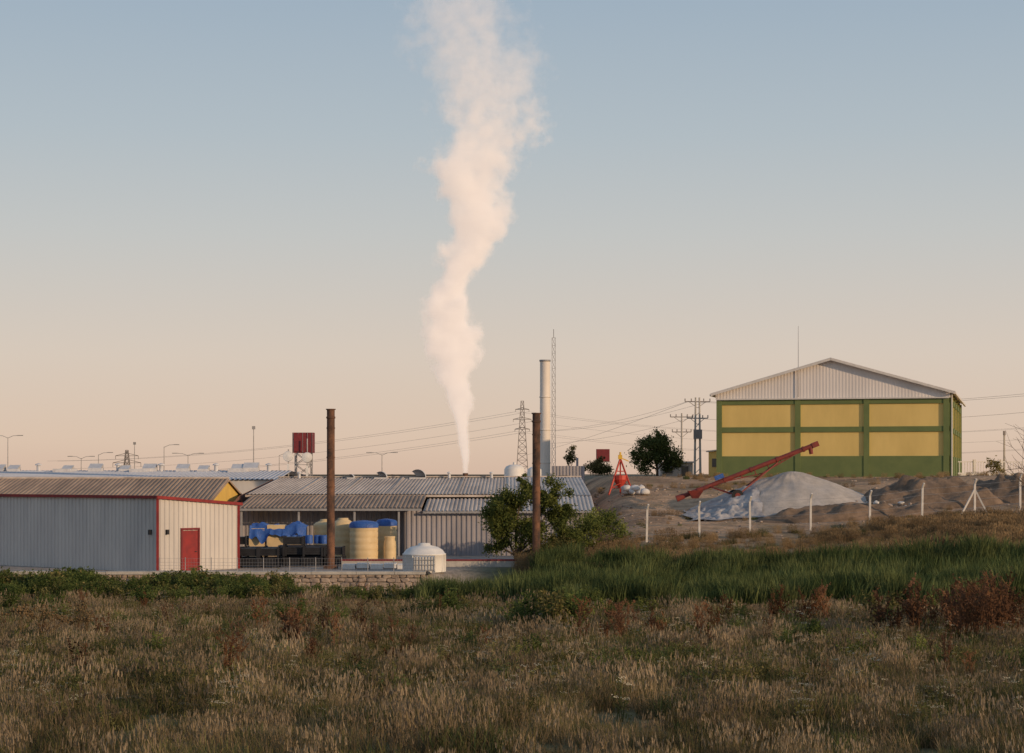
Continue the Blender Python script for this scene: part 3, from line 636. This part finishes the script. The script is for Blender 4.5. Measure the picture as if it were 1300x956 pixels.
# ------------------------------------------------------------------ vegetation prototypes
def blade(mb,x,y,hh,w,az,lean,mi=0,z0=0,curl=1.6):
    wx,wy=math.cos(az+1.57)*w/2,math.sin(az+1.57)*w/2; P=[]
    for k,(t,ww) in enumerate(((0,1),(.45,.85),(.8,.5))):
        o=lean*hh*t**curl; P+= [(x+math.cos(az)*o-wx*ww,y+math.sin(az)*o-wy*ww,z0+hh*t),(x+math.cos(az)*o+wx*ww,y+math.sin(az)*o+wy*ww,z0+hh*t)]
    o=lean*hh; P.append((x+math.cos(az)*o,y+math.sin(az)*o,z0+hh*(1-.15*lean)))
    mb.add(P,[(0,1,3,2),(2,3,5,4),(4,5,6)],mi)
def proto(coll,name,fn,mats):
    mb=MB(); fn(mb); mb.build(name,mats,coll=coll)
def C(name): return bpy.data.collections.new(name)
def tuft(n,rad,h0_,h1,w,lean=.5,mi=0,mi2=None):
    def f(mb):
        for k in range(n):
            a=U(0,6.3);q=rad*math.sqrt(R()); blade(mb,q*math.cos(a),q*math.sin(a),U(h0_,h1),w*U(.6,1.3),U(0,6.3),U(.05,lean),mi if (mi2 is None or R()<.65) else mi2)
    return f
def seedy(n,rad,h0_,h1,low=2):
    def f(mb):
        for k in range(n):
            a=U(0,6.3);q=rad*math.sqrt(R());x=q*math.cos(a);y=q*math.sin(a);hh=U(h0_,h1);az=U(0,6.3);ln=U(.05,.3)
            blade(mb,x,y,hh,.008,az,ln,0)
            tx,ty=x+math.cos(az)*ln*hh*.85,y+math.sin(az)*ln*hh*.85
            for j in range(3): blade(mb,tx+U(-.012,.012),ty+U(-.012,.012),U(.06,.14),.018,U(0,6.3),.3,1,hh*.82+U(0,.08))
        for k in range(int(n*low)): 
            a=U(0,6.3);q=rad*math.sqrt(R()); blade(mb,q*math.cos(a),q*math.sin(a),U(.15,.45),.015,U(0,6.3),U(.2,.8),0)
    return f
def leafy(n,hh,spread,ls,flower=False,rust=False,nl=26):
    def f(mb):
        for k in range(n):
            az=U(0,6.3);ln=U(0,spread);H=hh*U(.5,1.1); p=V((U(-.1,.1),U(-.1,.1),0)); q=V((p.x+math.cos(az)*ln,p.y+math.sin(az)*ln,H)); mb.cyl(p,q,.010,.005,4,0,False)
            for j in range(nl):
                t=U(.1 if not rust else .35,1); c=p.lerp(q,t); w=(1-t*.6)*(.16 if not rust else .10)
                c=c+V((U(-w,w),U(-w,w),U(-.04,.04))); a=V((U(-1,1),U(-1,1),U(-.4,.8))).normalized(); b_=a.cross(V((U(-1,1),U(-1,1),U(-1,1)))).normalized(); s=ls*U(.6,1.4)
                mb.add([c-a*s,c+b_*s*.45,c+a*s,c-b_*s*.45],[(0,1,2,3)],1)
            if rust:
                for j in range(5):
                    t=U(.4,.9);c=p.lerp(q,t);e=c+V((U(-.2,.2),U(-.2,.2),U(.12,.3))); mb.cyl(c,e,.006,.003,3,0,False)
                    for i in range(9):
                        cc=c.lerp(e,U(.2,1))+V((U(-.025,.025),U(-.025,.025),U(-.02,.02))); s=.022*U(.7,1.5); mb.add([cc-V((s,0,0)),cc+V((0,s*.5,s*.7)),cc+V((s,0,0)),cc-V((0,s*.5,s*.7))],[(0,1,2,3)],1)
            if flower:
                for j in range(12):
                    cc=q+V((U(-.08,.08),U(-.08,.08),U(-.01,.03))); s=.014; mb.add([cc+V((-s,0,0)),cc+V((0,-s,0)),cc+V((s,0,0)),cc+V((0,s,.01))],[(0,1,2,3)],2)
    return f
cDry=C('dry_grass_protos'); cGrn=C('green_grass_protos'); cReed=C('reed_protos'); cGold=C('golden_grass_protos'); cRust=C('dock_protos'); cBush=C('bush_protos'); cFl=C('flower_protos'); cOl=C('olive_protos'); cHed=C('hedge_protos')
for k in range(6): proto(cDry,'dry_tuft%d'%k,tuft(300,.55,.15,.62,.014,.9,0,1),['g_dry','g_green'])
for k in range(2): proto(cDry,'seed_tuft%d'%k,seedy(60,.55,.4,.85,3),['g_dry','g_grey'])
for k in range(6): proto(cGrn,'green_tuft%d'%k,tuft(300,.55,.15,.62,.018,.9,0,1),['g_green','g_reed' if k%2 else 'g_dry'])
for k in range(3): proto(cGrn,'mix_tuft%d'%k,seedy(45,.55,.4,.8,3.5),['g_green','g_grey'])
for k in range(7): proto(cReed,'reed%d'%k,tuft(110,.5,.7,1.7,.05,.55),['g_reed'])
for k in range(5): proto(cGold,'gold%d'%k,seedy(125,.55,.35,1.0,1.2),['g_gold','g_gold'])
for k in range(5): proto(cRust,'dock%d'%k,leafy(5,1.15,.28,.03,rust=True),['g_rust','g_rust'])
for k in range(6): proto(cBush,'bush%d'%k,leafy(22,.95,.5,.045),['leaf_a','leaf_a' if k%2 else 'g_reed'])
for k in range(6): proto(cHed,'hedge%d'%k,leafy(40,1.35,.55,.06,nl=30),['leaf_hedge','leaf_hedge' if k%3 else 'leaf_olive'])
for k in range(6): proto(cOl,'forb%d'%k,leafy(18,.75,.5,.035,nl=22),['g_green',('leaf_olive','g_green','g_reed')[k%3]])
for k in range(3): proto(cFl,'umbel%d'%k,leafy(5,.85,.35,.03,flower=True),['g_green','g_green','flower'])
def scatter(name,pts,coll,tilt=.12):
    n=len(pts); me=bpy.data.meshes.new(name); me.from_pydata([(x,y,h(x,y)-.02) for x,y,s in pts],[],[])
    ar=me.attributes.new('rot','FLOAT_VECTOR','POINT'); ar.data.foreach_set('vector',np.array([[U(-tilt,tilt),U(-tilt,tilt),U(0,6.283)] for _ in pts],dtype=np.float32).ravel())
    asx=me.attributes.new('scl','FLOAT','POINT'); asx.data.foreach_set('value',np.array([p[2] for p in pts],dtype=np.float32))
    ai=me.attributes.new('pick','INT','POINT'); ai.data.foreach_set('value',np.array([random.randrange(len(coll.objects)) for _ in pts],dtype=np.int32))
    ob=bpy.data.objects.new(name,me); scene.collection.objects.link(ob)
    ng=bpy.data.node_groups.new(name+'_scatter','GeometryNodeTree'); ng.interface.new_socket(name='Geometry',in_out='INPUT',socket_type='NodeSocketGeometry'); ng.interface.new_socket(name='Geometry',in_out='OUTPUT',socket_type='NodeSocketGeometry')
    N=ng.nodes;L=ng.links; gi=N.new('NodeGroupInput');go=N.new('NodeGroupOutput'); ip=N.new('GeometryNodeInstanceOnPoints'); ci=N.new('GeometryNodeCollectionInfo')
    ci.inputs['Collection'].default_value=coll; ci.inputs['Separate Children'].default_value=True; ci.inputs['Reset Children'].default_value=True
    def att(nm,dt):
        a=N.new('GeometryNodeInputNamedAttribute'); a.data_type=dt; a.inputs['Name'].default_value=nm
        return next(o for o in a.outputs if o.enabled and o.name=='Attribute')
    L.new(gi.outputs[0],ip.inputs['Points']); L.new(ci.outputs[0],ip.inputs['Instance']); ip.inputs['Pick Instance'].default_value=True
    L.new(att('pick','INT'),ip.inputs['Instance Index']); L.new(att('rot','FLOAT_VECTOR'),ip.inputs['Rotation']); L.new(att('scl','FLOAT'),ip.inputs['Scale'])
    L.new(ip.outputs[0],go.inputs[0]); md=ob.modifiers.new('scatter','NODES'); md.node_group=ng
    return ob
def nz(x,y,f,s): return noise.fractal(V((x*f,y*f,s)),1,2,3)
dry=[];grn=[];reed=[];gold=[];rust=[];bush=[];fl=[];ol=[];hed=[]
for _ in range(9500):
    y=26+71.4*math.sqrt(R()) if R()<.7 else U(26,97.4); lim=.285*y+3; x=U(-lim,lim)
    n=nz(x,y,.12,3)+.4*nz(x,y,.5,8)
    if y>86 and x>-5+(97-y)*.4: continue
    pg=.14+.68*ss(-.45,.45,n+.34*ss(45,80,y)-.12); tall=.8+.5*max(-.4,nz(x,y,.3,21))
    (grn if R()<pg else dry).append((x,y,U(.65,1.2)*tall))
for _ in range(3000):
    y=U(38,97); x=U(-.28*y,.28*y)
    if nz(x,y,.16,31)+.3*nz(x,y,.6,33)>.02 and not (y>86 and x>-4): ol.append((x,y,U(.45,1.05)))
for _ in range(4800):
    y=U(82,104.5); x=U(-4,36)
    if y<84+2.5*nz(x,0,.15,2)+ (4 if x<2 else 0): continue
    if x<1.5 and y>99: continue
    k=.9+.45*nz(x,y,.3,6)+.25*ss(8,25,x)
    if x<-.5:
        if y>95.5: continue
        k=min(k,.85)
    if k>.5: reed.append((x,y,k*U(.75,1.15)))
for _ in range(3600):
    x=U(5,40);y=U(103,119.5)
    d=ss(12,28,x)*.9+.15+.6*nz(x,y,.2,9)
    if y>110 and d<.6 and R()<.8: continue
    if R()<.25*(1-ss(20,30,x)): grn.append((x,y,U(.4,.9))); continue
    gold.append((x,y,U(.3,.75)+.35*ss(16,28,x)))
for _ in range(1300):
    x=U(6,42);y=U(119,158)
    if math.hypot((x-18.6)/7,(y-131)/6)<1 : continue
    if nz(x,y,.15,4)>.12: (gold if R()<.7 else grn).append((x,y,U(.2,.5)))
for _ in range(420):
    x=U(0.5,7);y=U(100,116); 
    (gold if R()<.45 else grn).append((x,y,U(.5,1.0)))
for _ in range(620):
    y=U(89.5,97.0);x=U(-32,-10.8)
    k=nz(x,y,.35,1); hed.append((x,y,(U(.8,1.1)+.35*k)*(1.0 if y>93 else .8)))
for _ in range(90):
    y=U(89.5,95.5);x=U(-10.8,-3); hed.append((x,y,U(.4,.75)))
for _ in range(80): y=U(45,90);x=U(-.27*y,.27*y); bush.append((x,y,U(.5,1.0)))
for cx,cy,n,s in((1.4,66,22,1.4),(-2.3,78,14,1.1),(3.5,76,14,1.2),(-8.5,70,10,1.1),(14,72,12,1.1),(-19,80,12,1.1),(9,58,8,1.0)):
    for _ in range(n): (bush if R()<.7 else hed).append((random.gauss(cx,.7),random.gauss(cy,.7),s*U(.4,.95)))
for _ in range(150):
    y=U(42,97);x=U(-.27*y,.27*y)
    if nz(x,y,.12,11)>.05: rust.append((x,y,U(.5,1.1)))
for cx,cy,n,s in((14.4,62,12,1.75),(13.0,63,8,1.6),(15.8,66,10,1.7),(10.2,71,9,1.3),(18.5,76,12,1.4),(-5.5,62,6,1.25),(3.2,60,5,1.2),(-6.5,55,4,1.3),(6.5,66,5,1.1)):
    for _ in range(n): rust.append((random.gauss(cx,1.0),random.gauss(cy,1.1),s*U(.6,1.1)))
for _ in range(420):
    y=U(32,92);x=U(-.27*y,.27*y); fl.append((x,y,U(.6,1.1)))
scatter('dry_grass',dry,cDry,.16); scatter('green_grass',grn,cGrn,.16); scatter('reed_bed',reed,cReed,.12); scatter('golden_grass',gold,cGold,.16); scatter('dock_weeds',rust,cRust); scatter('weed_bushes',bush,cBush); scatter('flowering_weeds',fl,cFl); scatter('field_forbs',ol,cOl); scatter('hedge_shrubs',hed,cHed)
r=root('dried_thistle',(-13.3,56,-.2)); mb=MB()
def tw2(p,d,l,rad,dep):
    q=p+d*l; mb.cyl(p,q,rad,rad*.7,4,0,False)
    if dep==0: rock(mb,q,(.035,.035,.03)); return
    for k in range(3): tw2(p.lerp(q,U(.55,1)),(d+V((U(-.8,.8),U(-.8,.8),U(-.1,.5)))).normalized(),l*U(.6,.85),rad*.65,dep-1)
for bx,by in((-13.3,56),(-12.2,57),(-14.4,58)): tw2(V((bx,by,h0(bx,by)-.1)),V((U(-.2,.2),0,1)).normalized(),.62,.016,4)
mb.build('stems',['g_gold'],r)

# ------------------------------------------------------------------ smoke plume (volume)
prof=[(4.95,-3.49,.22),(6.9,-3.55,.40),(8.67,-3.67,.62),(11.04,-3.97,1.0),(13.4,-4.35,1.4),(15.8,-4.6,1.75),(17.85,-4.75,1.8),(19.9,-4.1,1.7),(22.3,-3.2,1.95),(24.7,-2.9,2.35),(27,-3.1,2.8),(29.4,-2.1,3.2),(31.8,-1.5,3.7),(34.1,-1.9,4.2),(36.5,-2.9,4.1),(38.9,-3.6,3.7),(41,-4.2,3.4),(45,-5,3.3)]
mb=MB(); n_=16;P=[]
for z,x,rr in prof:
    for i in range(n_): t_=2*math.pi*i/n_; q=rr*1.6+.1; P.append((x+q*math.cos(t_),148+q*math.sin(t_),z+(.13 if z<5 else 0)))
mb.add(P,[(j*n_+i,j*n_+(i+1)%n_,(j+1)*n_+(i+1)%n_,(j+1)*n_+i) for j in range(len(prof)-1) for i in range(n_)]+[tuple(range(n_))[::-1],tuple(range((len(prof)-1)*n_,len(prof)*n_))])
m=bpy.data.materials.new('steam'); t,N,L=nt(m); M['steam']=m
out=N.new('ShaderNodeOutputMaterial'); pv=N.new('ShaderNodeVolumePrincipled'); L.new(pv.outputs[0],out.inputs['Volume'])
tc=N.new('ShaderNodeTexCoord')
def MA(op,a,b_=None,c=None):
    k=N.new('ShaderNodeMath'); k.operation=op
    for i,q in enumerate((a,b_,c)):
        if q is None: continue
        if isinstance(q,(int,float)): k.inputs[i].default_value=q
        else: L.new(q,k.inputs[i])
    return k.outputs[0]
sp=N.new('ShaderNodeSeparateXYZ'); L.new(tc.outputs['Object'],sp.inputs[0])
Z0,ZH=4.95,40.05
tt=MA('DIVIDE',MA('SUBTRACT',sp.outputs[2],Z0),ZH)
def curve(vals):
    k=N.new('ShaderNodeFloatCurve'); c=k.mapping.curves[0]
    while len(c.points)>2: c.points.remove(c.points[1])
    c.points[0].location=vals[0]; c.points[1].location=vals[-1]
    for q in vals[1:-1]: c.points.new(*q)
    k.mapping.update(); L.new(tt,k.inputs['Value']); return k.outputs[0]
cx=MA('SUBTRACT',MA('MULTIPLY',curve([((z-Z0)/ZH,(x+6)/6) for z,x,q in prof]),6),6)
cr=MA('MULTIPLY',curve([((z-Z0)/ZH,q/5) for z,x,q in prof]),5)
nw=N.new('ShaderNodeTexNoise'); nw.inputs['Scale'].default_value=.34; nw.inputs['Detail'].default_value=1.5; nw.inputs['Roughness'].default_value=.55; L.new(tc.outputs['Object'],nw.inputs['Vector'])
sw=N.new('ShaderNodeSeparateColor'); L.new(nw.outputs['Color'],sw.inputs[0])
wx=MA('MULTIPLY',MA('SUBTRACT',sw.outputs[0],.5),MA('MULTIPLY',cr,2.3)); wy=MA('MULTIPLY',MA('SUBTRACT',sw.outputs[1],.5),MA('MULTIPLY',cr,1.8))
dx=MA('ADD',MA('SUBTRACT',sp.outputs[0],cx),wx); dy=MA('ADD',MA('SUBTRACT',sp.outputs[1],148),wy)
dd=MA('DIVIDE',MA('SQRT',MA('ADD',MA('MULTIPLY',dx,dx),MA('MULTIPLY',dy,dy))),cr)
nf=N.new('ShaderNodeTexNoise'); nf.inputs['Scale'].default_value=.95; nf.inputs['Detail'].default_value=3; nf.inputs['Roughness'].default_value=.62; L.new(tc.outputs['Object'],nf.inputs['Vector'])
namp=curve([(0,.25),(.2,.42),(.5,.62),(.7,.95),(1,1)])
d2=MA('ADD',dd,MA('MULTIPLY',MA('SUBTRACT',nf.outputs['Fac'],.5),MA('MULTIPLY',namp,3.0)))
mr=N.new('ShaderNodeMapRange'); mr.interpolation_type='SMOOTHSTEP'; mr.inputs[1].default_value=1.08; mr.inputs[2].default_value=.22; mr.inputs[3].default_value=0; mr.inputs[4].default_value=1; L.new(d2,mr.inputs[0])
dens=MA('MULTIPLY',curve([(0,1),(.12,.75),(.25,.52),(.42,.36),(.52,.21),(.60,.10),(.68,.045),(.78,.026),(.9,.019),(1,.015)]),6.0)
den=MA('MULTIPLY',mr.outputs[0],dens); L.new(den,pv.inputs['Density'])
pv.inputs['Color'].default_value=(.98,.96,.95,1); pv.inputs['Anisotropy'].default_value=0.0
pv.inputs['Emission Color'].default_value=(1,.80,.67,1); L.new(MA('MULTIPLY',den,.42),pv.inputs['Emission Strength'])  # emission added inside the plume, standing in for multiply scattered light
try: m.cycles.volume_step_rate=.25
except Exception as ex: print(ex)
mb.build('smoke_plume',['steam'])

# ------------------------------------------------------------------ light, sky, camera
az=math.radians(-37); el=math.radians(12)   # towards the sun: right and slightly behind the camera
sd=V((math.cos(az)*math.cos(el),math.sin(az)*math.cos(el),math.sin(el)))
sun=bpy.data.lights.new('sun','SUN'); sun.energy=3.1; sun.angle=math.radians(.5); sun.color=(1,.69,.41)
so=bpy.data.objects.new('sun',sun); scene.collection.objects.link(so); so.rotation_euler=sd.to_track_quat('Z','Y').to_euler(); so.location=(60,-30,40)
w=bpy.data.worlds.new('World'); scene.world=w; w.use_nodes=True; t=w.node_tree;N=t.nodes;L=t.links
for n in list(N): N.remove(n)
out=N.new('ShaderNodeOutputWorld'); 
sky=N.new('ShaderNodeTexSky'); sky.sky_type='NISHITA'; sky.sun_disc=False; sky.sun_elevation=el; sky.sun_rotation=math.atan2(sd.x,sd.y); sky.dust_density=2.0; sky.air_density=1.0
b1=N.new('ShaderNodeBackground'); b1.inputs[1].default_value=.05; L.new(sky.outputs[0],b1.inputs[0])
tc=N.new('ShaderNodeTexCoord'); sp=N.new('ShaderNodeSeparateXYZ'); L.new(tc.outputs['Generated'],sp.inputs[0])
rp=N.new('ShaderNodeValToRGB'); els=[(0.0,(.74,.535,.41)),(.017,(.785,.60,.465)),(.06,(.745,.635,.54)),(.12,(.60,.605,.59)),(.17,(.485,.55,.595)),(.235,(.38,.475,.57)),(.5,(.26,.34,.45)),(1,(.16,.24,.36))]
cr_=rp.color_ramp; cr_.elements[0].position=0; cr_.elements[0].color=(*els[0][1],1); cr_.elements[1].position=1; cr_.elements[1].color=(*els[-1][1],1)
for p,c in els[1:-1]: e=cr_.elements.new(p); e.color=(*c,1)
L.new(sp.outputs[2],rp.inputs[0]); b2=N.new('ShaderNodeBackground'); L.new(rp.outputs[0],b2.inputs[0]); b2.inputs[1].default_value=1
mx=N.new('ShaderNodeMixShader'); mx.inputs[0].default_value=.88; L.new(b1.outputs[0],mx.inputs[1]); L.new(b2.outputs[0],mx.inputs[2]); L.new(mx.outputs[0],out.inputs[0])
cam=bpy.data.cameras.new('camera'); co=bpy.data.objects.new('camera',cam); scene.collection.objects.link(co); co.location=(0,0,5); co.rotation_euler=(math.radians(90),0,0)
cam.sensor_width=36; cam.lens=2500*36/1300; cam.shift_y=(602-478)/1300; cam.clip_end=10000; cam.clip_start=.5; scene.camera=co
scene.view_settings.view_transform='Standard'; scene.view_settings.look='None'; scene.view_settings.exposure=0
